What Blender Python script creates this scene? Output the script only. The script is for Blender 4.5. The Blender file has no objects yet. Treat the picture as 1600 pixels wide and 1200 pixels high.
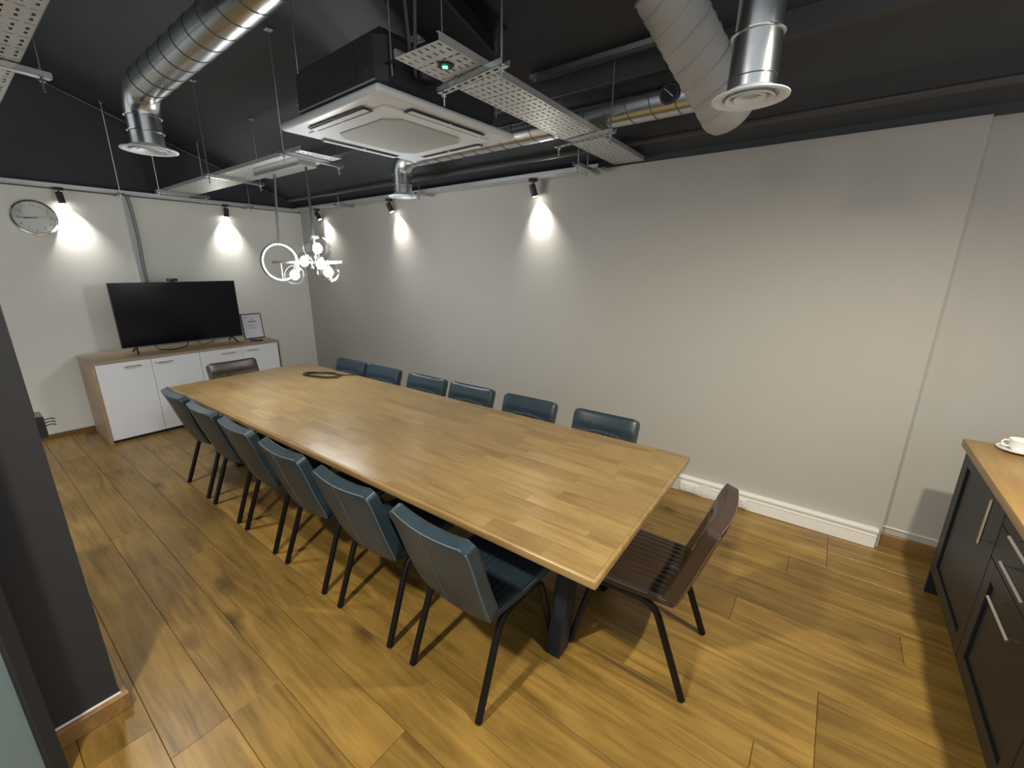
import bpy, bmesh, math, random
from mathutils import Vector, Matrix
random.seed(7)
PI = math.pi
scn = bpy.context.scene
COL = scn.collection

# ------------------------------------------------------------------ camera
cam_d = bpy.data.cameras.new('camera'); cam = bpy.data.objects.new('camera', cam_d); COL.objects.link(cam)
cam_d.sensor_width = 36.0; cam_d.lens = 15.006; cam_d.clip_start = 0.02
R3 = Matrix(((0.798544, -0.164001, 0.579165), (0.601915, 0.209455, -0.770601), (0.005070, 0.963967, 0.265974)))
cam.matrix_world = Matrix.Translation((6.3326, -3.3800, 1.7626)) @ R3.to_4x4()
scn.camera = cam
# ------------------------------------------------------------------ world, exposure
w = bpy.data.worlds.new('world'); scn.world = w; w.use_nodes = True
w.node_tree.nodes['Background'].inputs[0].default_value = (0.96, 0.98, 1.0, 1)
w.node_tree.nodes['Background'].inputs[1].default_value = 0.52
scn.view_settings.view_transform = 'Standard'; scn.view_settings.look = 'None'
scn.view_settings.exposure = 0.55; scn.view_settings.gamma = 1.0
scn.view_settings.use_curve_mapping = False

def lamp(name, kind, loc, energy, color=(1, 1, 1), aim=None, **kw):
    d = bpy.data.lights.new(name, kind); o = bpy.data.objects.new(name, d); COL.objects.link(o)
    o.location = loc; d.energy = energy; d.color = color
    for k, v in kw.items(): setattr(d, k, v)
    if aim is not None: o.rotation_euler = (Vector(aim) - Vector(loc)).to_track_quat('-Z', 'Y').to_euler()
    return o
WARM = (1.0, 0.91, 0.74); COOL = (0.93, 0.97, 1.0); NEUT = (1.0, 0.96, 0.89)
# ceiling spots of the part of the room behind the camera, then an added fill
lamp('room_and_fill_spot', 'SPOT', (5.2, -3.85, 2.75), 200, WARM, (5.5, -2.4, 0), spot_size=2.1, spot_blend=1.0, shadow_soft_size=0.07)
lamp('room_and_fill_spot', 'SPOT', (7.05, -1.85, 2.75), 170, WARM, (6.4, -1.6, 0), spot_size=2.4, spot_blend=1.0, shadow_soft_size=0.04)
lamp('room_and_fill_spot', 'SPOT', (2.6, -3.0, 2.46), 80, NEUT, (2.4, -2.9, 0), spot_size=2.1, spot_blend=0.9, shadow_soft_size=0.1)  # added fill without a fixture, brightens the floor on the left

# ------------------------------------------------------------------ materials
def nodes(m):
    m.use_nodes = True; return m.node_tree.nodes, m.node_tree.links, m.node_tree.nodes['Principled BSDF']
def mat(name, col, rough=0.5, metal=0.0, noise=0.0, nscale=30, bump=0.0, bscale=200, spec=None):
    m = bpy.data.materials.new(name); N, L, b = nodes(m)
    b.inputs['Base Color'].default_value = (*col, 1); b.inputs['Roughness'].default_value = rough; b.inputs['Metallic'].default_value = metal
    if spec is not None: b.inputs['Specular IOR Level'].default_value = spec
    tc = N.new('ShaderNodeTexCoord')
    if noise:
        n = N.new('ShaderNodeTexNoise'); n.inputs['Scale'].default_value = nscale; n.inputs['Detail'].default_value = 4
        L.new(tc.outputs['Object'], n.inputs['Vector'])
        r = N.new('ShaderNodeMix'); r.data_type = 'RGBA'
        r.inputs[6].default_value = tuple(c * (1 - noise) for c in col) + (1,); r.inputs[7].default_value = tuple(min(1, c * (1 + noise)) for c in col) + (1,)
        L.new(n.outputs['Fac'], r.inputs[0]); L.new(r.outputs[2], b.inputs['Base Color'])
    if bump:
        n = N.new('ShaderNodeTexNoise'); n.inputs['Scale'].default_value = bscale; n.inputs['Detail'].default_value = 3
        L.new(tc.outputs['Object'], n.inputs['Vector'])
        bp = N.new('ShaderNodeBump'); bp.inputs['Strength'].default_value = bump; bp.inputs['Distance'].default_value = 0.01
        L.new(n.outputs['Fac'], bp.inputs['Height']); L.new(bp.outputs['Normal'], b.inputs['Normal'])
    return m
def wood(name, dark, light, rough, along='X', knots=0.0, vary=0.25, sc=1.0):
    m = bpy.data.materials.new(name); N, L, b = nodes(m)
    geo = N.new('ShaderNodeNewGeometry'); oi = N.new('ShaderNodeObjectInfo')
    off = N.new('ShaderNodeMath'); off.operation = 'MULTIPLY'; off.inputs[1].default_value = 37.0; L.new(oi.outputs['Random'], off.inputs[0])
    comb = N.new('ShaderNodeCombineXYZ'); L.new(off.outputs[0], comb.inputs[0]); L.new(off.outputs[0], comb.inputs[1]); L.new(off.outputs[0], comb.inputs[2])
    add = N.new('ShaderNodeVectorMath'); L.new(geo.outputs['Position'], add.inputs[0]); L.new(comb.outputs[0], add.inputs[1])
    mp = N.new('ShaderNodeMapping'); L.new(add.outputs[0], mp.inputs['Vector'])
    mp.inputs['Scale'].default_value = {'X': (1.3 * sc, 14 * sc, 14 * sc), 'Y': (14 * sc, 1.3 * sc, 14 * sc), 'Z': (14 * sc, 14 * sc, 1.3 * sc)}[along]
    n = N.new('ShaderNodeTexNoise'); n.inputs['Scale'].default_value = 1.6; n.inputs['Detail'].default_value = 7; n.inputs['Roughness'].default_value = 0.62; n.inputs['Distortion'].default_value = 0.9
    L.new(mp.outputs[0], n.inputs['Vector'])
    n2 = N.new('ShaderNodeTexNoise'); n2.inputs['Scale'].default_value = 2.2; n2.inputs['Detail'].default_value = 3; L.new(add.outputs[0], n2.inputs['Vector'])
    mixf = N.new('ShaderNodeMath'); mixf.operation = 'MULTIPLY_ADD'; mixf.inputs[1].default_value = 0.6; L.new(n.outputs['Fac'], mixf.inputs[0])
    h = N.new('ShaderNodeMath'); h.operation = 'MULTIPLY'; h.inputs[1].default_value = 0.4; L.new(n2.outputs['Fac'], h.inputs[0]); L.new(h.outputs[0], mixf.inputs[2])
    ramp = N.new('ShaderNodeValToRGB'); ramp.color_ramp.elements[0].position = 0.33; ramp.color_ramp.elements[1].position = 0.66
    ramp.color_ramp.elements[0].color = (*dark, 1); ramp.color_ramp.elements[1].color = (*light, 1)
    L.new(mixf.outputs[0], ramp.inputs[0])
    # tone of each board
    mr = N.new('ShaderNodeMapRange'); mr.inputs['To Min'].default_value = 1 - vary; mr.inputs['To Max'].default_value = 1 + vary * 0.7; L.new(oi.outputs['Random'], mr.inputs['Value'])
    mul = N.new('ShaderNodeMix'); mul.data_type = 'RGBA'; mul.blend_type = 'MULTIPLY'; mul.inputs[0].default_value = 1
    cc = N.new('ShaderNodeCombineColor'); 
    for i in range(3): L.new(mr.outputs[0], cc.inputs[i])
    L.new(ramp.outputs[0], mul.inputs[6]); L.new(cc.outputs[0], mul.inputs[7])
    out = mul.outputs[2]
    if knots:
        mk = N.new('ShaderNodeMapping'); mk.inputs['Scale'].default_value = (1.0, 2.0, 1.0); L.new(add.outputs[0], mk.inputs['Vector'])
        nk = N.new('ShaderNodeTexNoise'); nk.inputs['Scale'].default_value = 6; L.new(add.outputs[0], nk.inputs['Vector'])
        va = N.new('ShaderNodeVectorMath'); va.operation = 'MULTIPLY_ADD'; va.inputs[1].default_value = (.12, .12, .12); L.new(nk.outputs['Color'], va.inputs[0]); L.new(mk.outputs[0], va.inputs[2])
        v = N.new('ShaderNodeTexVoronoi'); v.inputs['Scale'].default_value = 1.45; L.new(va.outputs[0], v.inputs['Vector'])
        kr = N.new('ShaderNodeMapRange'); kr.inputs['From Min'].default_value = 0.02; kr.inputs['From Max'].default_value = 0.19; kr.inputs['To Min'].default_value = knots; kr.inputs['To Max'].default_value = 0
        L.new(v.outputs['Distance'], kr.inputs['Value'])
        km = N.new('ShaderNodeMix'); km.data_type = 'RGBA'; km.inputs[7].default_value = (dark[0] * .22, dark[1] * .22, dark[2] * .3, 1)
        L.new(kr.outputs[0], km.inputs[0]); L.new(out, km.inputs[6]); out = km.outputs[2]
    L.new(out, b.inputs['Base Color']); b.inputs['Roughness'].default_value = rough
    bp = N.new('ShaderNodeBump'); bp.inputs['Strength'].default_value = 0.12; bp.inputs['Distance'].default_value = 0.004
    L.new(n.outputs['Fac'], bp.inputs['Height']); L.new(bp.outputs['Normal'], b.inputs['Normal'])
    return m
def emit(name, col, strength):
    m = bpy.data.materials.new(name); N, L, b = nodes(m)
    b.inputs['Base Color'].default_value = (*col, 1); b.inputs['Emission Color'].default_value = (*col, 1); b.inputs['Emission Strength'].default_value = strength
    return m
def glassy(name, col, gloss=0.12, tint=1.0, rough=0.0):
    m = bpy.data.materials.new(name); m.use_nodes = True; N = m.node_tree.nodes; L = m.node_tree.links; N.clear()
    o = N.new('ShaderNodeOutputMaterial'); t = N.new('ShaderNodeBsdfTransparent'); g = N.new('ShaderNodeBsdfGlossy'); mx = N.new('ShaderNodeMixShader'); lw = N.new('ShaderNodeLayerWeight')
    t.inputs[0].default_value = tuple(c * tint for c in col) + (1,); g.inputs['Roughness'].default_value = rough; lw.inputs[0].default_value = 0.35
    ml = N.new('ShaderNodeMath'); ml.operation = 'MULTIPLY_ADD'; ml.inputs[1].default_value = 0.6; ml.inputs[2].default_value = gloss; ml.use_clamp = True
    L.new(lw.outputs['Facing'], ml.inputs[0]); L.new(ml.outputs[0], mx.inputs[0]); L.new(t.outputs[0], mx.inputs[1]); L.new(g.outputs[0], mx.inputs[2]); L.new(mx.outputs[0], o.inputs[0])
    return m
M = dict(
    wall_grey=mat('greige_paint', (0.43, 0.415, 0.38), 0.75, bump=0.05, bscale=150, noise=0.02, nscale=6),
    wall_white=mat('cream_paint', (0.83, 0.84, 0.78), 0.7, bump=0.04, bscale=150, noise=0.02, nscale=5),
    dark=mat('charcoal_paint', (0.043, 0.048, 0.056), 0.65, noise=0.15, nscale=4, bump=0.05, bscale=60),
    black=mat('black_paint', (0.012, 0.012, 0.014), 0.45),
    beam=mat('dark_steel_paint', (0.05, 0.05, 0.055), 0.4, noise=0.1),
    floor=wood('oak_floor_plank', (0.120, 0.068, 0.014), (0.37, 0.225, 0.055), 0.34, 'X', knots=0.8, vary=0.16),
    oak_trim=wood('oak_skirting', (0.16, 0.085, 0.03), (0.30, 0.17, 0.06), 0.4, 'X'),
    table=wood('oak_stave', (0.185, 0.116, 0.042), (0.345, 0.235, 0.096), 0.29, 'X', vary=0.10),
    worktop=wood('oak_worktop', (0.30, 0.165, 0.045), (0.48, 0.30, 0.10), 0.35, 'Y', vary=0.1),
    sb_wood=wood('light_oak_board', (0.30, 0.21, 0.13), (0.42, 0.31, 0.20), 0.45, 'Y', vary=0.05),
    white=mat('white_laminate', (0.78, 0.80, 0.82), 0.35),
    plastic=mat('white_plastic', (0.80, 0.80, 0.78), 0.4),
    ac=mat('white_ac_panel', (0.73, 0.78, 0.82), 0.4),
    ac_grille=mat('grey_ac_grille', (0.45, 0.47, 0.46), 0.6, bump=0.5, bscale=400),
    casing=mat('dark_sheet_steel', (0.05, 0.053, 0.058), 0.45, metal=0.3),
    galv=mat('galvanised_steel', (0.62, 0.65, 0.66), 0.27, metal=1.0, noise=0.12, nscale=25),
    galv_tray=mat('galvanised_tray', (0.66, 0.68, 0.69), 0.42, metal=0.75, noise=0.08, nscale=40),
    seam=mat('duct_seam', (0.10, 0.10, 0.10), 0.5, metal=0.6),
    wrap=mat('grey_duct_wrap', (0.36, 0.36, 0.35), 0.6, noise=0.08, nscale=14, bump=0.3, bscale=30),
    chrome=mat('chrome', (0.85, 0.85, 0.86), 0.12, metal=1.0),
    nickel=mat('brushed_nickel', (0.72, 0.72, 0.70), 0.3, metal=1.0),
    blue=mat('teal_leather', (0.022, 0.038, 0.052), 0.30, noise=0.35, nscale=9, bump=0.08, bscale=260),
    brown=mat('brown_leather', (0.042, 0.026, 0.017), 0.30, noise=0.3, nscale=9, bump=0.08, bscale=260),
    stitch=mat('pale_stitching', (0.10, 0.135, 0.155), 0.6),
    stitch_b=mat('brown_stitching', (0.13, 0.085, 0.06), 0.6),
    leg=mat('black_powder_coat', (0.006, 0.006, 0.007), 0.4, spec=0.25),
    tleg=mat('blue_black_steel', (0.014, 0.018, 0.026), 0.4, spec=0.3),
    screen=mat('tv_screen', (0.003, 0.004, 0.009), 0.16, spec=0.25),
    bezel=mat('tv_bezel', (0.02, 0.02, 0.02), 0.35),
    paper=mat('paper', (0.75, 0.75, 0.82), 0.6), ink=mat('grey_ink', (0.22, 0.22, 0.26), 0.7),
    navy=mat('navy_cabinet_paint', (0.014, 0.016, 0.022), 0.42, spec=0.3),
    pier=mat('dark_grey_paint', (0.028, 0.029, 0.033), 0.6, spec=0.3, bump=0.05),
    cable=mat('black_cable', (0.01, 0.01, 0.01), 0.45), gcable=mat('grey_cable', (0.08, 0.08, 0.08), 0.5),
    conduit=mat('light_grey_conduit', (0.52, 0.54, 0.54), 0.5),
    clockface=mat('clock_face', (0.72, 0.74, 0.68), 0.5),
    led=emit('led_white', (0.95, 0.98, 1.0), 22), bulb=emit('bulb_white', (0.97, 0.99, 1.0), 60), green=emit('green_led', (0.05, 1.0, 0.25), 6),
    lens=emit('spot_lens', (1.0, 0.95, 0.85), 30),
    globe=glassy('clear_glass', (1, 1, 1), 0.08), pane=mat('pale_frosted_glass', (0.20, 0.29, 0.33), 0.25),
    ceramic=mat('white_ceramic', (0.85, 0.85, 0.84), 0.15),
)

# ------------------------------------------------------------------ mesh helpers
def finish(name, bm, m, parent=None, smooth=False, loc=None, rot=None):
    bmesh.ops.recalc_face_normals(bm, faces=bm.faces[:])
    me = bpy.data.meshes.new(name); bm.to_mesh(me); bm.free()
    return from_mesh(name, me, m, parent, smooth, loc, rot)
def from_mesh(name, me, m, parent=None, smooth=False, loc=None, rot=None):
    if m is not None and not me.materials: me.materials.append(m)
    if smooth:
        me.polygons.foreach_set('use_smooth', [True] * len(me.polygons))
        if smooth == 'auto':
            try: me.set_sharp_from_angle(angle=math.radians(35))
            except Exception: pass
    o = bpy.data.objects.new(name, me); COL.objects.link(o)
    if parent: o.parent = parent
    if loc: o.location = loc
    if rot: o.rotation_euler = rot
    return o
def add_box(bm, x0, x1, y0, y1, z0, z1, bev=0.0, seg=1):
    vs = [bm.verts.new(v) for v in ((x0, y0, z0), (x1, y0, z0), (x1, y1, z0), (x0, y1, z0), (x0, y0, z1), (x1, y0, z1), (x1, y1, z1), (x0, y1, z1))]
    fs = [bm.faces.new([vs[i] for i in q]) for q in ((3, 2, 1, 0), (4, 5, 6, 7), (0, 1, 5, 4), (1, 2, 6, 5), (2, 3, 7, 6), (3, 0, 4, 7))]
    if bev:
        es = {e for f in fs for e in f.edges}
        bmesh.ops.bevel(bm, geom=list(es), offset=bev, segments=seg, profile=0.5, affect='EDGES')
def box(name, x0, x1, y0, y1, z0, z1, m, parent=None, bev=0.0, seg=1):
    bm = bmesh.new(); add_box(bm, min(x0, x1), max(x0, x1), min(y0, y1), max(y0, y1), min(z0, z1), max(z0, z1), bev, seg)
    return finish(name, bm, m, parent, 'auto' if bev else False)
def fillet(pts, rad, n=6):
    pts = [Vector(p) for p in pts]; out = [pts[0]]
    for i in range(1, len(pts) - 1):
        a, b, c = pts[i - 1], pts[i], pts[i + 1]
        d1 = (a - b); d2 = (c - b); r = min(rad, d1.length * .49, d2.length * .49)
        p0 = b + d1.normalized() * r; p1 = b + d2.normalized() * r
        for k in range(n + 1):
            t = k / n; out.append(p0.lerp(b, t).lerp(b.lerp(p1, t), t))
    out.append(pts[-1]); return out
def add_tube(bm, pts, r, seg=10, cap=True, closed=False):
    pts = [Vector(p) for p in pts]; n = len(pts); rings = []; up = None
    for i, p in enumerate(pts):
        if closed: t = (pts[(i + 1) % n] - pts[i - 1]).normalized()
        else: t = (pts[min(i + 1, n - 1)] - pts[max(i - 1, 0)]).normalized()
        if up is None:
            up = Vector((0, 0, 1)) if abs(t.z) < 0.9 else Vector((1, 0, 0))
        up = (up - t * up.dot(t)).normalized(); s = t.cross(up)
        rr = r[i] if isinstance(r, (list, tuple)) else r
        rings.append([bm.verts.new(p + (up * math.cos(a) + s * math.sin(a)) * rr) for a in (2 * PI * k / seg for k in range(seg))])
    m = n if closed else n - 1
    for i in range(m):
        A, B = rings[i], rings[(i + 1) % n]
        for k in range(seg): bm.faces.new((A[k], A[(k + 1) % seg], B[(k + 1) % seg], B[k]))
    if cap and not closed:
        bm.faces.new(rings[0][::-1]); bm.faces.new(rings[-1])
def tube(name, pts, r, m, parent=None, seg=10, closed=False):
    bm = bmesh.new(); add_tube(bm, pts, r, seg, True, closed); return finish(name, bm, m, parent, 'auto')
def add_lathe(bm, prof, seg=32, center=(0, 0, 0), axis='Z'):
    # prof: list of (radius, height); open ends are closed when radius is 0
    rings = []
    for rad, h in prof:
        ring = []
        for k in range(seg if rad > 1e-6 else 1):
            a = 2 * PI * k / seg; v = Vector((rad * math.cos(a), rad * math.sin(a), h))
            if axis == 'X': v = Vector((v.z, v.x, v.y))
            if axis == 'Y': v = Vector((v.y, v.z, v.x))
            ring.append(bm.verts.new(v + Vector(center)))
        rings.append(ring)
    for A, B in zip(rings[:-1], rings[1:]):
        for k in range(seg):
            q = [A[k % len(A)], A[(k + 1) % len(A)], B[(k + 1) % len(B)], B[k % len(B)]]
            u = []
            for v in q:
                if v not in u: u.append(v)
            if len(u) > 2: bm.faces.new(u)
def lathe(name, prof, m, parent=None, seg=32, center=(0, 0, 0), axis='Z'):
    bm = bmesh.new(); add_lathe(bm, prof, seg, center, axis); return finish(name, bm, m, parent, 'auto')
def circle(c, r, n, axis='X'):
    out = []
    for k in range(n):
        a = 2 * PI * k / n; u, v = r * math.cos(a), r * math.sin(a)
        out.append(Vector(c) + Vector({'X': (0, u, v), 'Y': (u, 0, v), 'Z': (u, v, 0)}[axis]))
    return out
def thing(name, label, cat, loc=(0, 0, 0), rotz=0.0, group=None):
    o = bpy.data.objects.new(name, None); COL.objects.link(o); o.location = loc; o.rotation_euler = (0, 0, rotz)
    o.empty_display_size = 0.1
    return tag(o, label, cat, group)
def tag(o, label, cat, group=None):
    o['label'] = label; o['category'] = cat
    if group: o['group'] = group
    return o
def struct(o, label=None, cat=None):
    o['kind'] = 'structure'
    if label: o['label'] = label
    if cat: o['category'] = cat
    return o
def copy_tree(o, parent=None):
    c = o.copy(); COL.objects.link(c); c.parent = parent
    for ch in list(o.children): copy_tree(ch, c)
    return c

# ================================================================== the setting
SL = 0.37; RZ0 = 2.56                       # roof: z = RZ0 - SL*y
roofz = lambda y: RZ0 - SL * y
fl = struct(box('floor', 0, 8.4, -6.0, 0.055, -0.06, -0.014, M['black']), 'oak plank floor running along the beige wall', 'floor')
PW = 0.197; y = -2.82 - 16 * PW; row = 0
plank_meshes = {}
def plank_mesh(L, W):
    k = (round(L, 3), round(W, 3))
    if k not in plank_meshes:
        bm = bmesh.new(); add_box(bm, 0, L - .0016, 0.0008, W - .0008, -0.014, 0.0, 0.0012)
        me = bpy.data.meshes.new('plank'); bm.to_mesh(me); bm.free(); me.materials.append(M['floor']); plank_meshes[k] = me
    return plank_meshes[k]
while y < 0.05:
    W = min(PW, 0.055 - y)
    x = -[0.0, 1.06, 0.45, 1.45, 0.75, 0.2, 1.25][row % 7] + (0.84 if row % 7 == 0 else 0)
    x -= 1.9 if x > 0 else 0
    while x < 8.4:
        a, b_ = max(x, 0), min(x + 1.9, 8.4)
        if b_ - a > 0.02:
            o = bpy.data.objects.new('plank', plank_mesh(b_ - a, W)); COL.objects.link(o); o.parent = fl; o.location = (a, y, 0)
        x += 1.9
    y += PW; row += 1
ZW = 2.51
struct(box('wall_long', 0, 6.80, 0.0, 0.16, 0, ZW, M['wall_grey']), 'long plain beige wall beside the table', 'wall')
struct(box('wall_recess', 6.80, 8.4, 0.055, 0.16, 0, ZW, M['wall_grey']), 'set-back beige wall beside the dark kitchen cabinets', 'wall')
struct(box('wall_long_upper', 0, 8.4, 0.012, 0.16, ZW, RZ0 + .02, M['dark']), 'charcoal band above the beige wall', 'wall')
struct(box('wall_end', -0.12, 0.0, -6.0, 0.16, 0, 2.47, M['wall_white']), 'cream end wall behind the television', 'wall')
bm = bmesh.new()
g = [(-0.12, 0.16, 2.47), (-0.12, -6.0, 2.47), (-0.12, -6.0, roofz(-6.0)), (-0.12, 0.16, roofz(0.16))]
A = [bm.verts.new(v) for v in g]; B = [bm.verts.new((-0.004, v[1], v[2])) for v in g]
bm.faces.new(A); bm.faces.new(B[::-1])
for i in range(4): bm.faces.new((A[i], A[(i + 1) % 4], B[(i + 1) % 4], B[i]))
struct(finish('wall_gable', bm, M['dark']), 'charcoal sloping gable above the cream end wall', 'wall')
bm = bmesh.new()
for t, flip in ((0.0, 0), (0.12, 1)):
    vs = [bm.verts.new(v) for v in ((-0.12, 0.16, roofz(0.16) + t), (8.4, 0.16, roofz(0.16) + t), (8.4, -6.0, roofz(-6.0) + t), (-0.12, -6.0, roofz(-6.0) + t))]
    bm.faces.new(vs)
struct(finish('ceiling', bm, M['dark']), 'sloping charcoal ceiling rising from the beige wall', 'ceiling')
# gable trim pipe where roof meets gable, purlins along the roof
struct(tube('trim_1', [(0.03, -0.03, roofz(-0.03) - .02), (0.03, -6.0, roofz(-6.0) - .02)], 0.022, M['beam'], seg=8), 'dark rounded trim along the gable slope', 'trim')
def purlin(y, w, h):
    bm = bmesh.new(); add_box(bm, 0.0, 8.4, y - w / 2, y + w / 2, roofz(y) - h, roofz(y) + .01, 0.006)
    return finish('roof_purlin', bm, M['beam'])
tag(purlin(-.81, 0.05, 0.10), 'dark roof purlin above the galvanised cross duct', 'beam')
tag(purlin(-2.75, 0.06, 0.14), 'dark roof purlin over the doorway side of the room', 'beam')
# raking steel rafter over the air conditioner
t = thing('steel_rafter', 'black raking steel rafter above the air conditioner', 'beam', (4.5, 0, 0))
def rake(name, x0, x1, d0, d1, m, y0=-3.6, y1=-1.22):
    bm = bmesh.new(); V = []
    for yy in (y0, y1):
        zt = 2.62 - 0.27 * yy
        V.append([bm.verts.new((x, yy, zt + d)) for x, d in ((x0, d0), (x1, d0), (x1, d1), (x0, d1))])
    bm.faces.new(V[0][::-1]); bm.faces.new(V[1])
    for i in range(4): bm.faces.new((V[0][i], V[0][(i + 1) % 4], V[1][(i + 1) % 4], V[1][i]))
    return finish(name, bm, m, t)
rake('bottom_flange', -0.12, 0.16, -0.14, -0.125, M['beam']); rake('web', -0.03, 0.07, -0.125, 0.04, M['black']); rake('top_flange', -0.12, 0.16, 0.04, 0.055, M['black'])
# pipe above the wall
tag(tube('wall_pipe', [(0.3, -0.29, 2.588), (8.3, -0.29, 2.575)], 0.021, M['beam'], seg=10), 'dark pipe running above the beige wall', 'pipe')

# skirtings and trunking
struct(box('baseboard_recess', 6.802, 8.4, 0.033, 0.055, 0, 0.085, M['oak_trim'], bev=0.003), 'oak skirting along the set-back wall', 'skirting')
struct(box('trim_2', 6.802, 8.4, 0.047, 0.055, 0.128, 0.134, M['plastic']), 'thin white line above the oak skirting', 'trim')
struct(box('baseboard_end', 0.0, 0.018, -3.9, -0.01, 0, 0.05, M['oak_trim'], bev=0.003), 'low oak skirting along the cream end wall', 'skirting')
tk = thing('wall_trunking', 'white plastic socket trunking along the foot of the beige wall', 'trunking', (4.0, 0, 0))
def pbox(name, par, x0, x1, y0, y1, z0, z1, m, bev=0.0, seg=1):
    l = par.location; o = box(name, x0 - l.x, x1 - l.x, y0 - l.y, y1 - l.y, z0 - l.z, z1 - l.z, m, par, bev, seg); return o
pbox('body', tk, 0.02, 6.78, -0.042, 0.0, 0.0, 0.112, M['plastic'], 0.003)
pbox('top_lip', tk, 0.02, 6.785, -0.05, 0.0, 0.112, 0.135, M['plastic'], 0.005, 2)
pbox('groove_strip', tk, 0.02, 6.78, -0.045, -0.04, 0.085, 0.091, M['plastic'])
for xa, xb in ((5.545, 5.69), (5.955, 6.03)):
    s = pbox('socket_plate', tk, xa, xb, -0.052, -0.042, 0.014, 0.084, M['plastic'], 0.003)
    for k in range(2 if xb - xa > .1 else 1):
        cx = xa + (xb - xa) * ((k + .5) / 2 if xb - xa > .1 else .5) - tk.location.x
        bm = bmesh.new()
        add_box(bm, cx - .003, cx + .003, -.054, -.0521, .058, .068); add_box(bm, cx - .014, cx - .008, -.054, -.0521, .034, .04); add_box(bm, cx + .008, cx + .014, -.054, -.0521, .034, .04)
        finish('pin_holes', bm, M['ink'], s)
pbox('joint_cover', tk, 5.715, 5.765, -0.048, -0.042, 0.0, 0.112, M['plastic'], 0.002)

# pier at the doorway
struct(box('wall_pier', 3.2, 4.25, -3.7, -3.265, 0, roofz(-3.3) - .02, M['pier']), 'dark grey pier wall at the doorway', 'wall')
bs = thing('baseboard_pier', 'oak skirting wrapped round the foot of the dark pier', 'skirting'); bs['kind'] = 'structure'
box('board', 4.25, 4.275, -3.7, -3.24, 0, 0.075, M['oak_trim'], bs, 0.003); box('board', 3.2, 4.25, -3.265, -3.243, 0, 0.075, M['oak_trim'], bs, 0.003)
box('cap_line', 4.25, 4.256, -3.7, -3.262, 0.075, 0.081, M['plastic'], bs)
t = thing('wall_junction_box', 'dark junction box and conduit on the side of the grey pier', 'junction box', (3.5, -3.265, 1.0))
pbox('box', t, 3.44, 3.56, -3.265, -3.2, 1.0, 1.1, M['beam'], 0.004); pbox('conduit', t, 3.46, 3.53, -3.265, -3.222, 1.1, 2.4, M['beam'], 0.006)
for k in range(3): tube('cable_end', [(0.03 + .0, .06, .075 - k * .014), (.03, .085, .08 - k * .014), (.03, .10, .074 - k * .014)], 0.003, M['cable'], t, 6)
# glazed door leaf standing open beside the camera
gd = thing('door_leaf', 'open glazed door leaf with a dark frame at the doorway', 'door', (4.40, -3.47, 0), -0.9)
box('stile', -0.02, 0.03, -0.02, 0.02, 0.01, 2.1, M['pier'], gd, 0.004); box('stile', 0.83, 0.88, -0.02, 0.02, 0.01, 2.1, M['pier'], gd, 0.004)
box('rail', 0.03, 0.83, -0.02, 0.02, 0.01, 0.08, M['pier'], gd); box('rail', 0.03, 0.83, -0.02, 0.02, 2.04, 2.1, M['pier'], gd)
box('glass_pane', 0.03, 0.83, -0.005, 0.005, 0.08, 2.04, M['pane'], gd)

# ================================================================== conference table
TA = 0.0208
tb = thing('conference_table', 'long oak conference table with butcher block top', 'table', (3.864, -1.703, 0), TA)
TLx, TWy = 3.94, 1.208
top = box('tabletop', -TLx / 2, TLx / 2, -TWy / 2, TWy / 2, 0.72, 0.7575, M['table'], tb, 0.009, 3)
rows = 13; sw = (TWy - .026) / rows; smesh = {}
for r_ in range(rows):
    x = -TLx / 2 + .013; first = True
    while x < TLx / 2 - .014:
        L = random.choice((.28, .36, .44, .52, .6)) * (random.uniform(.4, 1) if first else 1); first = False
        L = round(min(L, TLx / 2 - .013 - x), 3)
        if TLx / 2 - .013 - x - L < .08: L = round(TLx / 2 - .013 - x, 3)
        if L not in smesh:
            bm = bmesh.new(); add_box(bm, 0, L - .0003, .00015, sw - .00015, 0.7574, 0.7600)
            me = bpy.data.meshes.new('stave'); bm.to_mesh(me); bm.free(); me.materials.append(M['table']); smesh[L] = me
        o = bpy.data.objects.new('stave', smesh[L]); COL.objects.link(o); o.parent = top; o.location = (x, -TWy / 2 + .013 + r_ * sw, 0)
        x += L
for sx in (-1, 1):
    xx = sx * 1.66
    pbx = box('top_plate', xx - .05, xx + .05, -.42, .42, .708, .72, M['tleg'], tb)
    for sy in (-1, 1):
        bm = bmesh.new(); V = []
        for z, yc in ((0.0, .275 * sy), (.708, .125 * sy)):
            V.append([bm.verts.new((xx + a, yc + b_, z)) for a, b_ in ((-.035, -.045), (.035, -.045), (.035, .045), (-.035, .045))])
        bm.faces.new(V[0][::-1]); bm.faces.new(V[1])
        for i in range(4): bm.faces.new((V[0][i], V[0][(i + 1) % 4], V[1][(i + 1) % 4], V[1][i]))
        finish('leg', bm, M['tleg'], tb)

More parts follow.
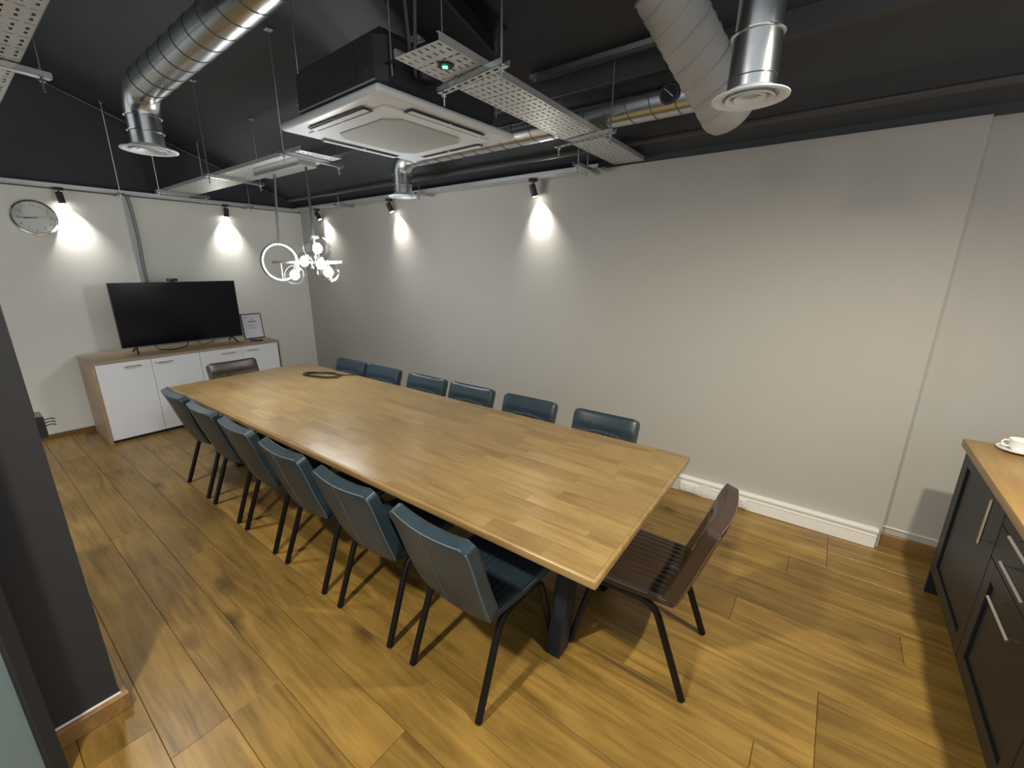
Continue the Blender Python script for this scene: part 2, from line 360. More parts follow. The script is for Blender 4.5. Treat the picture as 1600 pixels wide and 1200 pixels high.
# ================================================================== chairs
def prof(t):      # centre line of the backrest: (y, z)
    P = [(-.200, .432), (-.236, .53), (-.270, .63), (-.301, .73), (-.336, .828)]
    f = t * (len(P) - 1); i = min(int(f), len(P) - 2); u = f - i
    p0 = P[max(i - 1, 0)]; p1 = P[i]; p2 = P[i + 1]; p3 = P[min(i + 2, len(P) - 1)]
    c = [0.5 * (2 * b + (c_ - a) * u + (2 * a - 5 * b + 4 * c_ - d) * u * u + (3 * b - a - 3 * c_ + d) * u ** 3) for a, b, c_, d in zip(p0, p1, p2, p3)]
    return Vector((0, c[0], c[1]))
def back_frame(s, t):
    p = prof(t); d = (prof(min(t + .02, 1)) - prof(max(t - .02, 0))).normalized(); n = Vector((0, d.z, -d.y))   # n points forward
    hw = .220 - .010 * (1 - t)
    for e in (max(0, (t - .90) / .10), max(0, (.08 - t) / .08)): hw -= .035 * (1 - math.sqrt(max(0, 1 - e * e)))
    p = p + n * (.018 * s * s)
    return Vector((hw * s, p.y, p.z)), n
def make_chair(name, leather, st):
    root = bpy.data.objects.new(name, None); COL.objects.link(root); root.empty_display_size = .1
    # seat: pad with front-to-back channels
    bm = bmesh.new(); nx, ny = 72, 10; W, D = .215, .225
    def seat_pt(i, j, side):
        s = -1 + 2 * i / nx; v = -1 + 2 * j / ny
        e = (1 - abs(s) ** 10) * (1 - abs(v) ** 10)
        x = W * s; y = .018 + D * v; z = .425
        if side: 
            z = .449 + .022 * e ** .35
            if abs(s) < .82: z += -.007 * (1 - abs(math.sin(s * PI * 6.1))) ** 3
        else: z = .425 - .006 * e
        return Vector((x * (1 - .06 * max(0, -v)), y, z))
    G = [[[bm.verts.new(seat_pt(i, j, k)) for j in range(ny + 1)] for i in range(nx + 1)] for k in (0, 1)]
    for k in (0, 1):
        for i in range(nx):
            for j in range(ny): bm.faces.new((G[k][i][j], G[k][i + 1][j], G[k][i + 1][j + 1], G[k][i][j + 1]))
    rim = [(i, 0) for i in range(nx)] + [(nx, j) for j in range(ny)] + [(i, ny) for i in range(nx, 0, -1)] + [(0, j) for j in range(ny, 0, -1)]
    for a, b_ in zip(rim, rim[1:] + rim[:1]):
        bm.faces.new((G[0][a[0]][a[1]], G[0][b_[0]][b_[1]], G[1][b_[0]][b_[1]], G[1][a[0]][a[1]]))
    seat = finish('seat', bm, leather, root, 'auto')
    rp = [seat_pt(i, j, 1) + Vector((0, 0, .001)) for i, j in rim[::2]]
    tube('piping', rp, .0022, st, seat, 5, True)
    # backrest
    bm = bmesh.new(); nx, ny = 64, 36; T = .033
    def bp(i, j, front):
        s = -1 + 2 * i / nx; t = j / ny; p, n = back_frame(s, t)
        e = (1 - abs(s) ** 8) * (1 - abs(2 * t - 1) ** 12); h = T * (.84 + .16 * e ** .4) * (1 - .15 * t)
        if front:
            h += .010 * e * max(0, min(1, (t - .72) / .08))
            lim = .70 - .10 * s * s
            if t < lim and abs(s) < .86: h -= .007 * (1 - abs(math.sin(s * PI * 6.1))) ** 3
            return p + n * h
        return p - n * h
    G = [[[bm.verts.new(bp(i, j, k)) for j in range(ny + 1)] for i in range(nx + 1)] for k in (0, 1)]
    for k in (0, 1):
        for i in range(nx):
            for j in range(ny): bm.faces.new((G[k][i][j], G[k][i + 1][j], G[k][i + 1][j + 1], G[k][i][j + 1]))
    rim = [(i, 0) for i in range(nx)] + [(nx, j) for j in range(ny)] + [(i, ny) for i in range(nx, 0, -1)] + [(0, j) for j in range(ny, 0, -1)]
    for a, b_ in zip(rim, rim[1:] + rim[:1]):
        bm.faces.new((G[0][a[0]][a[1]], G[0][b_[0]][b_[1]], G[1][b_[0]][b_[1]], G[1][a[0]][a[1]]))
    bk = finish('backrest', bm, leather, root, 'auto')
    for k in (0, 1): tube('piping', [bp(i, j, k) for i, j in rim[::2]], .0024, st if k == 0 else leather, bk, 5, True)
    tube('back_seam', [bp(nx // 2, j, 0) - back_frame(0, j / ny)[1] * .0005 for j in range(ny + 1)], .0018, st, bk, 5)
    bm = bmesh.new()          # row of stitches where the channels end
    for k in range(-10, 11):
        s = k * .078; t = .70 - .10 * s * s; i = (s + 1) / 2 * nx; p, n = back_frame(s, t + .012)
        c = p + n * (T + .0015); add_box(bm, c.x - .0035, c.x + .0035, c.y - .003, c.y + .003, c.z - .006, c.z + .006)
    finish('stitching', bm, st, bk)['kind'] = 'stuff'
    # tube frame
    for sx in (-1, 1):
        a = sx * .2
        rear = fillet([(sx * .207, -.285, .004), (a, -.135, .408), (a, .0, .412)], .07)
        front = fillet([(a, .0, .412), (a, .135, .408), (sx * .207, .24, .004)], .06)
        tube('leg', rear, .0155, M['leg'], root, 10); tube('leg', front, .0155, M['leg'], root, 10)
    for yy in (-.09, .1): tube('cross_bar', [(-.2, yy, .412), (.2, yy, .412)], .009, M['leg'], root, 8)
    return root
blue = make_chair('dining_chair', M['blue'], M['stitch'])
brown = make_chair('dining_chair', M['brown'], M['stitch_b'])
def put(proto, used, x, y, rz, label, group):
    o = proto if not used else copy_tree(proto)
    o.location = (x, y, 0); o.rotation_euler = (0, 0, rz); tag(o, label, 'chair', group); return o
ordn = ['nearest the white sideboard', 'second from the white sideboard', 'third from the white sideboard', 'fourth from the white sideboard', 'fifth from the white sideboard', 'farthest from the white sideboard']
for i, (x, rz) in enumerate(((2.44, 0), (2.99, .01), (3.54, -.01), (4.105, .0), (4.675, .01), (5.262, -.035))):
    put(blue, i > 0, x, -2.137, rz, 'blue leather chair on the pier side of the table, ' + ordn[i], 'blue chairs on the pier side of the table')
for i, (x, rz) in enumerate(((2.50, PI + .05), (3.01, PI + .05), (3.59, PI + .04), (4.10, PI + .03), (4.66, PI + .03), (5.25, PI + .02))):
    put(blue, True, x, -1.275 + .012 * i, rz, 'blue leather chair between table and beige wall, ' + ordn[i], 'blue chairs along the beige wall')
put(brown, False, 5.785, -1.648, PI / 2 + .04, 'brown leather chair at the table end facing the television', 'brown chairs at the table ends')
put(brown, True, 1.90, -1.735, -PI / 2, 'brown leather chair at the table end in front of the sideboard', 'brown chairs at the table ends')

# ================================================================== sideboard and what stands on it
sb = thing('sideboard', 'white four-door sideboard with light oak carcass against the end wall', 'sideboard', (0.07, -1.737, 0))
X1 = .63; HW = .885
box('side_panel', 0, X1, -HW, -HW + .025, 0, .817, M['sb_wood'], sb, .001); box('side_panel', 0, X1, HW - .025, HW, 0, .817, M['sb_wood'], sb, .001)
box('top_panel', 0, X1, -HW, HW, .817, .842, M['sb_wood'], sb, .001); box('back_panel', 0, .01, -HW + .025, HW - .025, .03, .817, M['sb_wood'], sb)
box('plinth', .03, X1 - .03, -HW + .025, HW - .025, 0, .03, M['black'], sb); box('shelf', .01, X1 - .03, -HW + .025, HW - .025, .4, .42, M['sb_wood'], sb)
for k in range(4):
    y0 = -HW + .027 + k * .4335; d = box('door', X1 - .02, X1, y0, y0 + .4305, .032, .813, M['white'], sb, .0015)
    ys = (y0 + .21, y0 + .345) if k in (0, 2) else (y0 + .045, y0 + .18)
    hd = box('handle', X1 + .022, X1 + .03, ys[0], ys[1], .762, .772, M['nickel'], d, .002)
    for yy in ys: box('post', X1, X1 + .024, yy - .004 + (.012 if yy == ys[0] else -.012), yy + .004 + (.012 if yy == ys[0] else -.012), .763, .771, M['nickel'], hd)
    if k in (1, 3): lathe('lock', [(0, .005), (.008, .005), (.008, 0)], M['nickel'], d, 12, (X1, y0 + .03, .768), 'X')
tv = thing('television', 'large black flat screen television standing on the sideboard', 'television', (0.42, -1.733, .842), 0.0)
box('panel', -.03, .0, -.582, .582, .065, .735, M['bezel'], tv, .004); box('screen', .0, .002, -.575, .575, .075, .728, M['screen'], tv)
box('rear_housing', -.075, -.03, -.4, .4, .12, .5, M['bezel'], tv, .01)
for s in (-1, 1):
    ft = tube('foot', [(-.02, s * .46, .07), (.10, s * .48, .008)], .009, M['bezel'], tv, 8); tube('foot_brace', [(-.02, s * .46, .07), (-.14, s * .47, .008)], .009, M['bezel'], ft, 8)
wc = thing('webcam', 'small black webcam clipped on top of the television', 'webcam', (0.405, -1.765, 1.577))
box('body', -.02, .02, -.05, .05, .006, .036, M['bezel'], wc, .006, 2); box('clip', -.03, .018, -.02, .02, 0, .006, M['bezel'], wc); lathe('lens', [(0, .003), (.009, .003), (.009, 0)], M['screen'], wc, 16, (.02, 0, .021), 'X')
cf = thing('framed_certificate', 'small black framed certificate beside the television', 'picture frame', (0.36, -.99, .8435))
cf.rotation_euler = (0, -.12, 0)
fr = box('frame', -.012, 0, -.122, .122, 0, .318, M['bezel'], cf, .002); box('sheet', 0, .001, -.110, .110, .012, .306, M['paper'], cf)
for (a, b_, z, h) in ((-.095, -.045, .265, .006), (-.01, .015, .235, .008), (-.045, .05, .208, .014), (-.05, .045, .172, .004), (-.06, .065, .158, .004), (-.04, .04, .138, .003), (-.045, .05, .126, .004)):
    box('print_line', .001, .0014, a, b_, z, z + h, M['ink'], cf)
box('easel_back', -.09, -.012, -.03, .03, .012, .022, M['bezel'], cf)
def wiggle(name, pts, r, m, label, cat, seg=6, group=None):
    return tag(tube(name, fillet(pts, .06, 4), r, m, None, seg), label, cat, group)
wiggle('tv_cable', [(.30, -2.02, .90), (.36, -2.0, .849), (.5, -1.92, .847), (.42, -1.8, .847), (.33, -1.72, .847), (.30, -1.7, .90)], .005, M['cable'], 'black cable looping under the television', 'cable')
wiggle('tv_cable', [(.30, -1.62, .90), (.42, -1.6, .85), (.30, -1.5, .85), (.2, -1.4, .85), (.12, -1.38, .85)], .004, M['cable'], 'thin black cable behind the middle of the television foot', 'cable')
rm = thing('remote_control', 'black remote control lying beside the framed certificate', 'remote', (.56, -1.06, .8425), .5)
box('body', -.08, .08, -.02, .02, 0, .018, M['bezel'], rm, .006, 2); box('key_pad', -.06, .06, -.013, .013, .018, .0195, M['ink'], rm)
# clock
ck = thing('wall_clock', 'round chrome wall clock on the cream end wall', 'clock', (0.0, -2.645, 2.19))
lathe('rim', [(.140, .002), (.163, .002), (.168, .018), (.160, .034), (.147, .036), (.140, .026), (.140, .002)], M['chrome'], ck, 48, axis='X')
lathe('dial', [(0, .014), (.142, .014), (.142, .002), (0, .002)], M['clockface'], ck, 48, axis='X')
def hand(name, ang, L, wd, z):
    bm = bmesh.new(); add_box(bm, z, z + .0015, -wd, wd, -.02, L); o = finish(name, bm, M['bezel'], ck); o.rotation_euler = (-ang, 0, 0)   # clockwise seen from the room
    return o
hand('hour_hand', math.radians(-98), .072, .0035, .018); hand('minute_hand', math.radians(-92), .108, .0022, .020)
for n in range(1, 13):
    cu = bpy.data.curves.new('numeral', 'FONT'); cu.body = str(n); cu.size = .034; cu.align_x = 'CENTER'; cu.align_y = 'CENTER'; cu.extrude = .0004
    o = bpy.data.objects.new('tmp', cu); COL.objects.link(o); bpy.context.view_layer.update()
    me = bpy.data.meshes.new_from_object(o.evaluated_get(bpy.context.evaluated_depsgraph_get())); bpy.data.objects.remove(o)
    a = 2 * PI * n / 12
    q = from_mesh('numeral', me, M['ink'], ck); q.location = (.0152, .112 * math.sin(a), .112 * math.cos(a)); q.rotation_euler = (PI / 2, 0, PI / 2)
lathe('glass', [(0, .026), (.141, .026)], M['globe'], ck, 40, axis='X')
# cable run from tray to TV
tr = thing('cable_conduit', 'pale grey conduit dropping from the cable tray to the television', 'conduit', (0.0, -1.93, 1.2))
box('channel', 0, .022, -.025, .025, -.3, 1.27, M['conduit'], tr, .003)
for k in (-1, 1): tube('loose_cable', fillet([(.03, k * .012 + .02, 1.28), (.03, .045 + k * .01, .9), (.028, .03 + k * .012, .5), (.03, .05, -.2)], .2, 6), .004, M['gcable'], tr, 6)

# ================================================================== table cable
pts = [(2.95, -1.04, .766)]
for k in range(34):
    a = k * .55 + .4; pts.append((2.52 + .17 * math.cos(a) + .003 * k, -1.34 + .085 * math.sin(a) + .06 * math.cos(a) + .012 * math.sin(k * 1.7), .767 + .002 * (k % 3)))
pts.insert(1, (2.78, -1.16, .766))
tag(tube('coiled_cable', fillet(pts, .04, 3), .0045, M['cable'], None, 6), 'black cable coiled on the oak table near its far end', 'cable')

# ================================================================== trays
def tray(name, L, W, label, group=None, pitch=.045):
    """perforated tray along local +X, bottom at z=0, y from -W/2 to W/2"""
    t = thing(name, label, 'cable tray', group=group)
    bm = bmesh.new(); ns = max(2, int(W / .032)); x = 0; k = 0
    def quad(x0, x1, y0, y1):
        bm.faces.new([bm.verts.new(v) for v in ((x0, y0, 0), (x1, y0, 0), (x1, y1, 0), (x0, y1, 0))])
    while x < L - 1e-4:
        x1 = min(x + pitch, L); h0 = x + .006; cell = W / ns
        long_ = (k % 3 == 2)
        hl, hw = (.009, .024) if long_ else (.026, .0085)
        if x1 - x < pitch - 1e-4: quad(x, x1, -W / 2, W / 2)
        else:
            xa = x + (pitch - hl) / 2; xb = xa + hl
            quad(x, xa, -W / 2, W / 2); quad(xb, x1, -W / 2, W / 2)
            yp = -W / 2
            for c in range(ns):
                yc = -W / 2 + (c + .5) * cell
                quad(xa, xb, yp, yc - hw / 2); yp = yc + hw / 2
            quad(xa, xb, yp, W / 2)
        x = x1; k += 1
    bmesh.ops.remove_doubles(bm, verts=bm.verts[:], dist=1e-5)
    pl = finish('perforated_base', bm, M['galv_tray'], t); sd = pl.modifiers.new('thickness', 'SOLIDIFY'); sd.thickness = .0015; sd.offset = 1
    for s in (-1, 1):
        bm = bmesh.new(); add_box(bm, 0, L, s * W / 2 - .001, s * W / 2 + .001, 0, .028); add_box(bm, 0, L, s * W / 2 - (.012 if s > 0 else 0), s * W / 2 + (.012 if s < 0 else 0), .027, .029)
        finish('side_flange', bm, M['galv_tray'], t)
    return t
bm = bmesh.new(); add_box(bm, 0, .022, -.006, .006, -.0008, .0005); SLOT = bpy.data.meshes.new('slot'); bm.to_mesh(SLOT); bm.free(); SLOT.materials.append(M['black'])
def hanger(name, a, b, label, rods=(0.06, 0.94), group='tray hangers', slots=False):
    """slotted strut channel between a and b with threaded rods up to the roof"""
    a = Vector(a); b = Vector(b); t = thing(name, label, 'hanger', a, group=group); d = b - a; L = d.length; ang = math.atan2(d.y, d.x)
    bm = bmesh.new()
    add_box(bm, 0, L, -.0205, -.0185, 0, .022); add_box(bm, 0, L, .0185, .0205, 0, .022); add_box(bm, 0, L, -.0205, .0205, 0, .002)
    ch = finish('strut_channel', bm, M['galv'], t); ch.rotation_euler = (0, 0, ang)
    x = .03
    while slots and x < L - .04:
        o = bpy.data.objects.new('slot', SLOT); COL.objects.link(o); o.parent = ch; o.location = (x, 0, 0); x += .045
    for f_ in rods:
        p = d * f_; zt = roofz(a.y + p.y) - a.z
        rd = tube('threaded_rod', [(p.x, p.y, -.05), (p.x, p.y, zt)], .0042, M['galv'], t, 6)
        lathe('nut', [(0, -.004), (.011, -.004), (.011, -.014), (0, -.014)], M['galv'], rd, 6, (p.x, p.y, 0))
        box('roof_plate', p.x - .025, p.x + .025, p.y - .02, p.y + .02, zt - .012, zt + .002, M['galv'], rd)
    return t
tA = tray('cable_tray', 2.12, .235, 'wide perforated cable tray with a green emergency light, running to the beige wall'); tA.location = (4.955, -2.14, 2.52); tA.rotation_euler = (0, 0, PI / 2 + .027)
el = lathe('emergency_light', [(0, -.006), (.012, -.006), (.030, -.005), (.036, 0), (0, 0)], M['black'], None, 24); el.location = (4.952, -1.99, 2.519); tag(el, 'round emergency light with a green glow under the tray', 'light')
bm = bmesh.new(); add_box(bm, -.011, .011, -.004, .004, -.0085, -.0055); add_box(bm, -.004, .004, -.011, .011, -.0087, -.0055); finish('green_indicator', bm, M['green'], el)
tB = tray('cable_tray', 3.1, .30, 'perforated cable tray carrying the globe pendant above the table'); tB.location = (.17, -1.54, 2.51)
tC = tray('cable_tray', 4.6, .30, 'perforated cable tray over the doorway side of the room'); tC.location = (.2, -3.145, 2.51)
tD = tray('cable_tray', 3.9, .14, 'narrow perforated cable tray along the top of the cream end wall'); tD.location = (.085, -3.95, 2.478); tD.rotation_euler = (0, 0, PI / 2)
tE = tray('cable_tray', 4.55, .14, 'narrow perforated cable tray along the top of the beige wall'); tE.location = (.16, -.082, 2.485)
hanger('tray_hanger', (4.775, -1.845, 2.494), (5.185, -1.90, 2.494), 'strut hanger under the wide tray beside the air conditioner', slots=True)
hanger('tray_hanger', (4.725, -.79, 2.494), (5.165, -.875, 2.494), 'strut hanger under the wide tray near the beige wall', slots=True)
for x, w_ in ((.5, 'nearest the cream end wall'), (1.83, 'between end wall and pendant'), (3.14, 'beyond the globe pendant')):
    hanger('tray_hanger', (x + .03, -1.785, 2.484), (x - .03, -1.285, 2.484), 'strut hanger under the pendant tray, ' + w_)
hanger('tray_hanger', (3.67, -3.36, 2.484), (3.62, -2.91, 2.484), 'strut hanger under the doorway side tray by the spiral duct')
hanger('tray_hanger', (1.4, -3.36, 2.484), (1.4, -2.91, 2.484), 'strut hanger under the doorway side tray near the clock')
hanger('tray_hanger', (4.685, -.46, 2.455), (4.665, -.055, 2.455), 'strut hanger at the end of the narrow beige wall tray', (.12, .5))
for y_, w_ in ((-2.0, 'above the television conduit'), (-.75, 'near the room corner')):
    hanger('tray_hanger', (.012, y_, 2.455), (.25, y_, 2.455), 'strut hanger under the end wall tray, ' + w_, (.8,))
for x_, w_ in ((1.3, 'toward the room corner'), (2.75, 'beside the small diffuser')):
    hanger('tray_hanger', (x_, -.012, 2.46), (x_, -.25, 2.46), 'strut hanger under the beige wall tray, ' + w_, (.8,))

# ================================================================== spotlights on the walls
def spot(loc, aim, label, energy, col=NEUT):
    t = thing('spotlight', label, 'spotlight', loc, group='black wall spotlights')
    lathe('ceiling_base', [(0, 0), (.038, 0), (.038, -.022), (0, -.022)], M['black'], t, 24)
    tube('stem', [(0, 0, -.02), (0, 0, -.062)], .006, M['black'], t, 8)
    d = (Vector(aim) - Vector(loc)).normalized(); piv = Vector((0, 0, -.075)); a = piv - d * .035; b_ = piv + d * .065
    bm = bmesh.new(); add_tube(bm, [a, a + d * .001, b_ - d * .001, b_], [.024, .0275, .0275, .025], 20); hd = finish('head', bm, M['black'], t, 'auto')
    bm = bmesh.new(); add_tube(bm, [b_, b_ + d * .0015], .021, 16); finish('lens', bm, M['lens'], hd)
    lamp('spotlight_beam', 'SPOT', Vector(loc) + b_ + d * .006, energy, col, Vector(loc) + b_ + d, spot_size=math.radians(84), spot_blend=1.0, shadow_soft_size=.02)
spot((.085, -2.44, 2.478), (-.02, -2.40, 2.17), 'black wall spotlight beside the chrome clock', 34)
spot((.085, -.985, 2.478), (-.02, -.98, 2.15), 'black wall spotlight above the framed certificate', 34)
spot((.59, -.085, 2.485), (.72, .02, 2.2), 'black wall spotlight nearest the room corner', 26)
spot((2.11, -.085, 2.485), (2.2, .02, 2.17), 'black wall spotlight beside the small round diffuser', 29)
spot((4.07, -.085, 2.485), (4.11, .02, 2.17), 'black wall spotlight near the wide cable tray', 34)

# ================================================================== pendant
pd = thing('pendant_light', 'chandelier of a glowing ring and clear glass globes above the table', 'pendant', (2.8, -1.55, 2.51))
def P(x, y, z): return (x - 2.8, y + 1.55, z - 2.51)
box('canopy_box', -.42, .29, -.07, .07, -.055, 0, M['nickel'], pd, .003)
tube('rod', [P(2.58, -1.55, 2.46), P(2.50, -1.55, 1.945)], .009, M['casing'], pd, 8); tube('rod', [P(3.06, -1.55, 2.46), P(3.06, -1.55, 1.79)], .009, M['casing'], pd, 8)
tube('bar', [P(2.35, -1.55, 1.785), P(3.42, -1.55, 1.785)], .009, M['nickel'], pd, 8)
bm = bmesh.new(); add_lathe(bm, [(.150, -.012), (.160, -.012), (.160, .012), (.150, .012), (.150, -.012)], 64, P(2.49, -1.55, 1.785), 'X'); rg = finish('ring', bm, M['casing'], pd, 'auto')
tube('led_strip', circle(P(2.49, -1.55, 1.785), .148, 64, 'X'), .007, M['led'], rg, 6, True)
tube('ring_stay', [P(2.49, -1.55, 1.785), P(2.49, -1.55, 1.64)], .004, M['nickel'], pd, 6)
for (x, y_, z, r_) in ((3.13, -1.57, 1.885, .098), (3.18, -1.53, 1.712, .078), (2.84, -1.53, 1.79, .070), (2.74, -1.57, 1.685, .075), (3.03, -1.50, 1.77, .065)):
    gl = lathe('glass_globe', [(0 if abs(a) > 89 else r_ * math.cos(math.radians(a)), r_ * math.sin(math.radians(a))) for a in range(-90, 91, 12)][:] , M['globe'], pd, 28, P(x, y_, z))
    lathe('bulb', [(0, -.038), (.021, -.031), (.032, -.01), (.029, .015), (.016, .036), (0, .04)], M['bulb'], gl, 16, P(x, y_, z))
    tube('globe_stem', [P(x, y_, z + (.03 if z < 1.785 else -.03)), P(x, -1.55, 1.785)], .006, M['nickel'], gl, 6)
    lamp('pendant_bulb_light', 'POINT', (x, y_, z), 13, COOL, shadow_soft_size=.04)

# ================================================================== air conditioner
ac = thing('air_conditioner', 'ceiling cassette air conditioner with a white square panel', 'air conditioner', (4.14, -1.55, 2.49), -.03)
bm = bmesh.new(); add_box(bm, -.465, .465, -.478, .478, 0, .042, .02, 3); pn = finish('panel', bm, M['ac'], ac, 'auto')
box('inner_frame', -.36, .36, -.37, .37, -.008, .0, M['ac'], pn, .004)
bm = bmesh.new(); o8 = [(-.27, -.2), (-.2, -.27), (.2, -.27), (.27, -.2), (.27, .2), (.2, .27), (-.2, .27), (-.27, .2)]
A = [bm.verts.new((*p_, -.014)) for p_ in o8]; B = [bm.verts.new((*p_, -.006)) for p_ in o8]; bm.faces.new(A); bm.faces.new(B[::-1])
for i in range(8): bm.faces.new((A[i], A[(i + 1) % 8], B[(i + 1) % 8], B[i]))
finish('intake_grille', bm, M['ac_grille'], pn)
for k in range(4):
    sl = box('air_slot', -.26, .26, -.425, -.36, -.0095, -.006, M['black'], pn); sl.rotation_euler = (0, 0, k * PI / 2)
    v = box('louver', -.255, .255, -.415, -.385, -.016, -.012, M['ac'], sl)
    v.rotation_euler = (0, 0, 0); box('vane', -.003, .003, -.42, -.365, -.014, -.0095, M['ac'], sl)
cs = box('casing', -.40, .40, -.41, .41, .042, .31, M['casing'], ac, .045, 1)
for z in (.06, .085): box('trim_line', -.36, .36, -.4135, -.41, z, z + .008, M['galv_tray'], cs)
box('access_cover', -.30, .2, -.414, -.41, .12, .27, M['casing'], cs, .002)
for (a, b_) in ((-.33, .285), (.28, .285), (-.02, .285), (.30, .13)): lathe('screw', [(0, -.003), (.005, -.003), (.005, 0)], M['chrome'], cs, 8, (a, -.41, b_), 'Y')
for sx in (-1, 1):
    for sy in (-1, 1):
        px, py = sx * .40, sy * .36; box('bracket', px - .04, px + .04, py - .02, py + .02, .15, .156, M['casing'], ac)
        tube('suspension_rod', [(px + sx * .02, py, .10), (px + sx * .02, py, roofz(-1.55 + py) - 2.49)], .004, M['galv'], ac, 6)
tube('refrigerant_pipe', fillet([(.41, -.25, .2), (.48, -.30, .2), (.50, -.34, .45), (.53, -.36, .75)], .1), .008, M['gcable'], ac, 8); tube('refrigerant_pipe', fillet([(.41, -.2, .14), (.47, -.27, .12), (.53, -.30, .4), (.56, -.32, .75)], .1), .008, M['gcable'], ac, 8)
lathe('pipe_elbow', [(0, -.07), (.04, -.06), (.055, -.02), (.055, .02), (.04, .06), (0, .07)], M['black'], ac, 20, (.47, -.2, .17))

# ================================================================== ducts
def helix(p0, p1, r, pitch, r_s, parent, m):
    p0 = Vector(p0); p1 = Vector(p1); d = p1 - p0; L = d.length; d.normalize(); u = d.orthogonal().normalized(); v = d.cross(u); n = int(L / pitch * 24); bm = bmesh.new()
    add_tube(bm, [p0 + d * (L * k / n) + (u * math.cos(2 * PI * k / 24) + v * math.sin(2 * PI * k / 24)) * r for k in range(n + 1)], r_s, 5)
    return finish('spiral_seam', bm, m, parent, True)
def diffuser(parent, c, r):
    x, y_, z = c; d = lathe('diffuser', [(.08 * .95, .03), (r * .75, .012), (r, .004), (r, 0), (r * .93, -.003), (r * .72, .006), (r * .70, .02), (0, .022)], M['ac'], parent, 40, c)
    for rr, dz in ((.52, .0), (.30, .003)): lathe('cone_ring', [(r * rr, dz + .010), (r * (rr + .11), dz - .004), (r * (rr + .12), dz), (r * rr, dz + .016)], M['ac'], d, 32, c)
    return d
def ring(parent, c, r, m, axis='Z', rs=.0035, name='joint_ring'): return tube(name, circle(c, r, 32, axis), rs, m, parent, 6, True)
def drop_duct(name, label, x, y_, z_axis, zd, x_end, rr=.0825, dy=0.0, dz=0.0, fl=.125):
    """duct along +x at height z_axis, bending down to a round diffuser at zd"""
    t = thing(name, label, 'duct', (x, y_, zd)); h = z_axis - zd; R = min(.13, h * .62)
    path = [(0, 0, h - R)] + [(R - R * math.cos(a), 0, h - R + R * math.sin(a)) for a in (PI / 2 * k / 10 for k in range(1, 11))]
    bm = bmesh.new(); add_tube(bm, path, rr, 32, False); finish('elbow', bm, M['galv'], t, True)
    bm = bmesh.new(); add_tube(bm, [(0, 0, .008), (0, 0, h - R + .005)], rr * .96, 32, False); cl = finish('collar', bm, M['galv'], t, True)
    for z in (h - R, (h - R) * .55): ring(cl, (0, 0, z), rr + .001, M['chrome'])
    bm = bmesh.new(); add_tube(bm, [(R - .005, 0, h), (x_end - x, dy * (x_end - x), h + dz * (x_end - x))], rr, 36, False); pp = finish('pipe', bm, M['galv'], t, True)
    helix((R, 0, h), (x_end - x, dy * (x_end - x), h + dz * (x_end - x)), rr + .0005, .135, .0024, pp, M['seam'])
    diffuser(t, (0, 0, 0), fl)
    return t
drop_duct('spiral_duct', 'galvanised spiral duct with a down-turned diffuser over the doorway side', 3.06, -2.47, 2.685, 2.385, 5.4, dy=.06, dz=.08, fl=.134)
d3 = drop_duct('spiral_duct', 'galvanised duct behind the air conditioner ending in a small round diffuser', 3.10, -.70, 2.655, 2.35, 5.62)
dm = ring(d3, (2.33, -.095, .03 + .275), .045, M['beam'], 'Y', .008, 'damper_ring'); lathe('damper_plate', [(0, .004), (.044, .004), (.044, -.004), (0, -.004)], M['black'], dm, 24, (2.33, -.092, .305), 'Y')
tube('damper_handle', [(2.305, -.104, .33), (2.355, -.104, .285)], .004, M['chrome'], dm, 6); tube('damper_shaft', [(2.33, -.09, .305), (2.33, -.06, .305)], .012, M['black'], dm, 8)
gd2 = thing('insulated_duct', 'thick grey wrapped duct dropping to the cross duct above the beige wall', 'duct', (5.733, -.976, 2.534))
ax = Vector((-.167, -.270, .297)).normalized(); n = 36
bm = bmesh.new(); add_tube(bm, [ax * v for v in (-.155, -.147, -.13, -.10)] + [ax * (-.08 + .62 * k / n) for k in range(n + 1)], [.03, .065, .095, .112] + [.1175 + .002 * math.sin(k * 2.1) for k in range(n + 1)], 36); finish('wrapped_pipe', bm, M['wrap'], gd2, True)
helix(ax * -.08, ax * .54, .119, .085, .0022, gd2, M['wrap'])
dr = thing('drop_diffuser', 'galvanised vertical duct with a large round diffuser beside the grey duct', 'duct', (5.955, -1.455, 2.35))
lathe('collar', [(.079, .01), (.079, .19), (.084, .192), (.084, .20), (.076, .202)], M['galv'], dr, 36); lathe('pipe', [(.074, .2), (.074, .34), (.07, .36), (.07, .70)], M['galv'], dr, 36)
ring(dr, (0, 0, .195), .084, M['chrome']); ring(dr, (0, 0, .06), .0795, M['seam'], rs=.002); diffuser(dr, (0, 0, 0), .127)

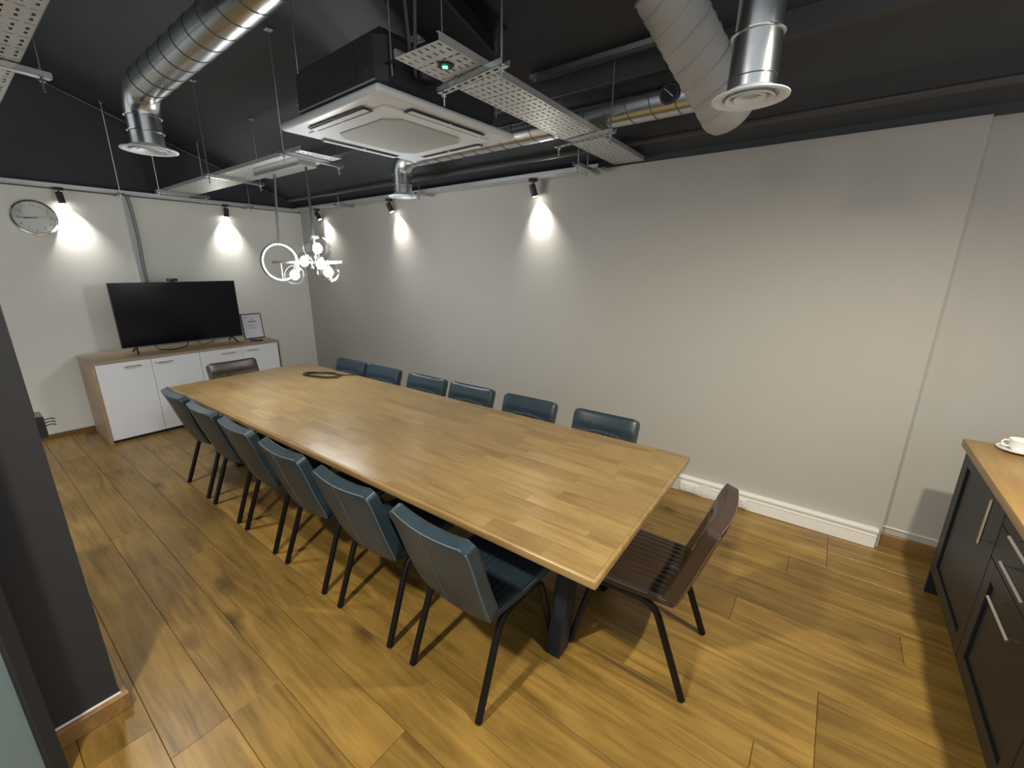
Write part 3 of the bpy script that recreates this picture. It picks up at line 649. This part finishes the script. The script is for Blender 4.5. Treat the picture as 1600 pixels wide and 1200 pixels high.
# ================================================================== kitchen units
kc = thing('kitchen_cabinet', 'dark navy base cabinet with one shaker door beside the beige wall', 'cabinet', (7.0, -.36, 0), 0)
def carcass(t, y0, y1, end=False):
    box('carcass', .02, .58, y0, y1, .13, .875, M['navy'], t); box('plinth', .06, .56, y0, y1, 0, .13, M['navy'], t)
def shaker(t, name, y0, y1, z0, z1, fw=.07):
    d = box(name, -.002, .008, y0 + .0015, y1 - .0015, z0, z1, M['navy'], t)
    for a in ((y0 + .0015, y0 + fw, z0, z1), (y1 - fw, y1 - .0015, z0, z1), (y0 + fw, y1 - fw, z0, z0 + fw), (y0 + fw, y1 - fw, z1 - fw, z1)): box('frame_rail', -.012, -.002, a[0], a[1], a[2], a[3], M['navy'], d, .0015)
    return d
def bar(d, y0, z0, y1, z1, xo=-.012):
    h = tube('handle', [(xo - .03, y0, z0), (xo - .03, y1, z1)], .006, M['nickel'], d, 8)
    for f_ in (.08, .92): tube('post', [(xo - .03, y0 + (y1 - y0) * f_, z0 + (z1 - z0) * f_), (xo + .001, y0 + (y1 - y0) * f_, z0 + (z1 - z0) * f_)], .004, M['nickel'], h, 6)
carcass(kc, -.69, -.0); box('end_panel', -.012, .58, .0, .02, 0, .875, M['navy'], kc)
d = shaker(kc, 'door', -.69, -.0, .14, .87); bar(d, -.63, .665, -.63, .865)
kd = thing('drawer_cabinet', 'dark navy base cabinet with three drawers and long nickel handles', 'cabinet', (7.0, -1.052, 0), 0)
carcass(kd, -.65, 0)
for z0, z1, sh in ((.80, .87, 0), (.655, .795, 0), (.14, .65, 1)):
    d = shaker(kd, 'drawer', -.65, 0, z0, z1) if sh else box('drawer', -.012, .008, -.6485, -.0015, z0, z1, M['navy'], kd, .0015)
    zc = {.80: .84, .655: .735, .14: .585}[z0]; bar(d, -.45, zc, -.2, zc)
ke = thing('kitchen_cabinet', 'dark navy base cabinet with one shaker door beyond the drawers', 'cabinet', (7.0, -1.704, 0), 0)
carcass(ke, -.6, 0); d = shaker(ke, 'door', -.6, 0, .14, .87); bar(d, -.06, .665, -.06, .865)
tag(box('worktop', 6.965, 7.62, -2.32, -.325, .875, .915, M['worktop'], None, .004, 2), 'oak worktop over the dark kitchen cabinets', 'worktop')
sc_ = lathe('saucer', [(0, 0), (.04, 0), (.075, .012), (.076, .015), (.04, .006), (0, .005)], M['ceramic'], None, 36, (0, 0, 0)); sc_.location = (7.14, -.405, .9155); tag(sc_, 'white saucer under the cup on the oak worktop', 'saucer')
cp = thing('coffee_cup', 'white coffee cup on a saucer on the oak worktop', 'cup', (7.14, -.405, .9215))
lathe('bowl', [(0, 0), (.025, 0), (.036, .02), (.042, .055), (.0395, .055), (.033, .02), (0, .006)], M['ceramic'], cp, 32)
tube('cup_handle', [(-.038, .0, .045), (-.055, .0, .045), (-.062, .0, .032), (-.052, .0, .018), (-.036, .0, .016)], .004, M['ceramic'], cp, 8)

# ================================================================== strut channels fixed to the roof slope
def roof_strut(x0, x1, y_, label):
    t = thing('roof_strut', label, 'strut', ((x0 + x1) / 2, y_, roofz(y_) - .016)); h = (x1 - x0) / 2
    box('channel_back', -h, h, -.02, .02, -.012, -.009, M['galv'], t)
    for s_ in (-1, 1): box('channel_lip', -h, h, s_ * .02 - .002, s_ * .02 + .002, -.034, -.009, M['galv'], t)
roof_strut(4.62, 5.40, -.92, 'slotted roof strut above the wide cable tray')
roof_strut(4.0, 4.42, -1.38, 'slotted roof strut above the air conditioner casing')
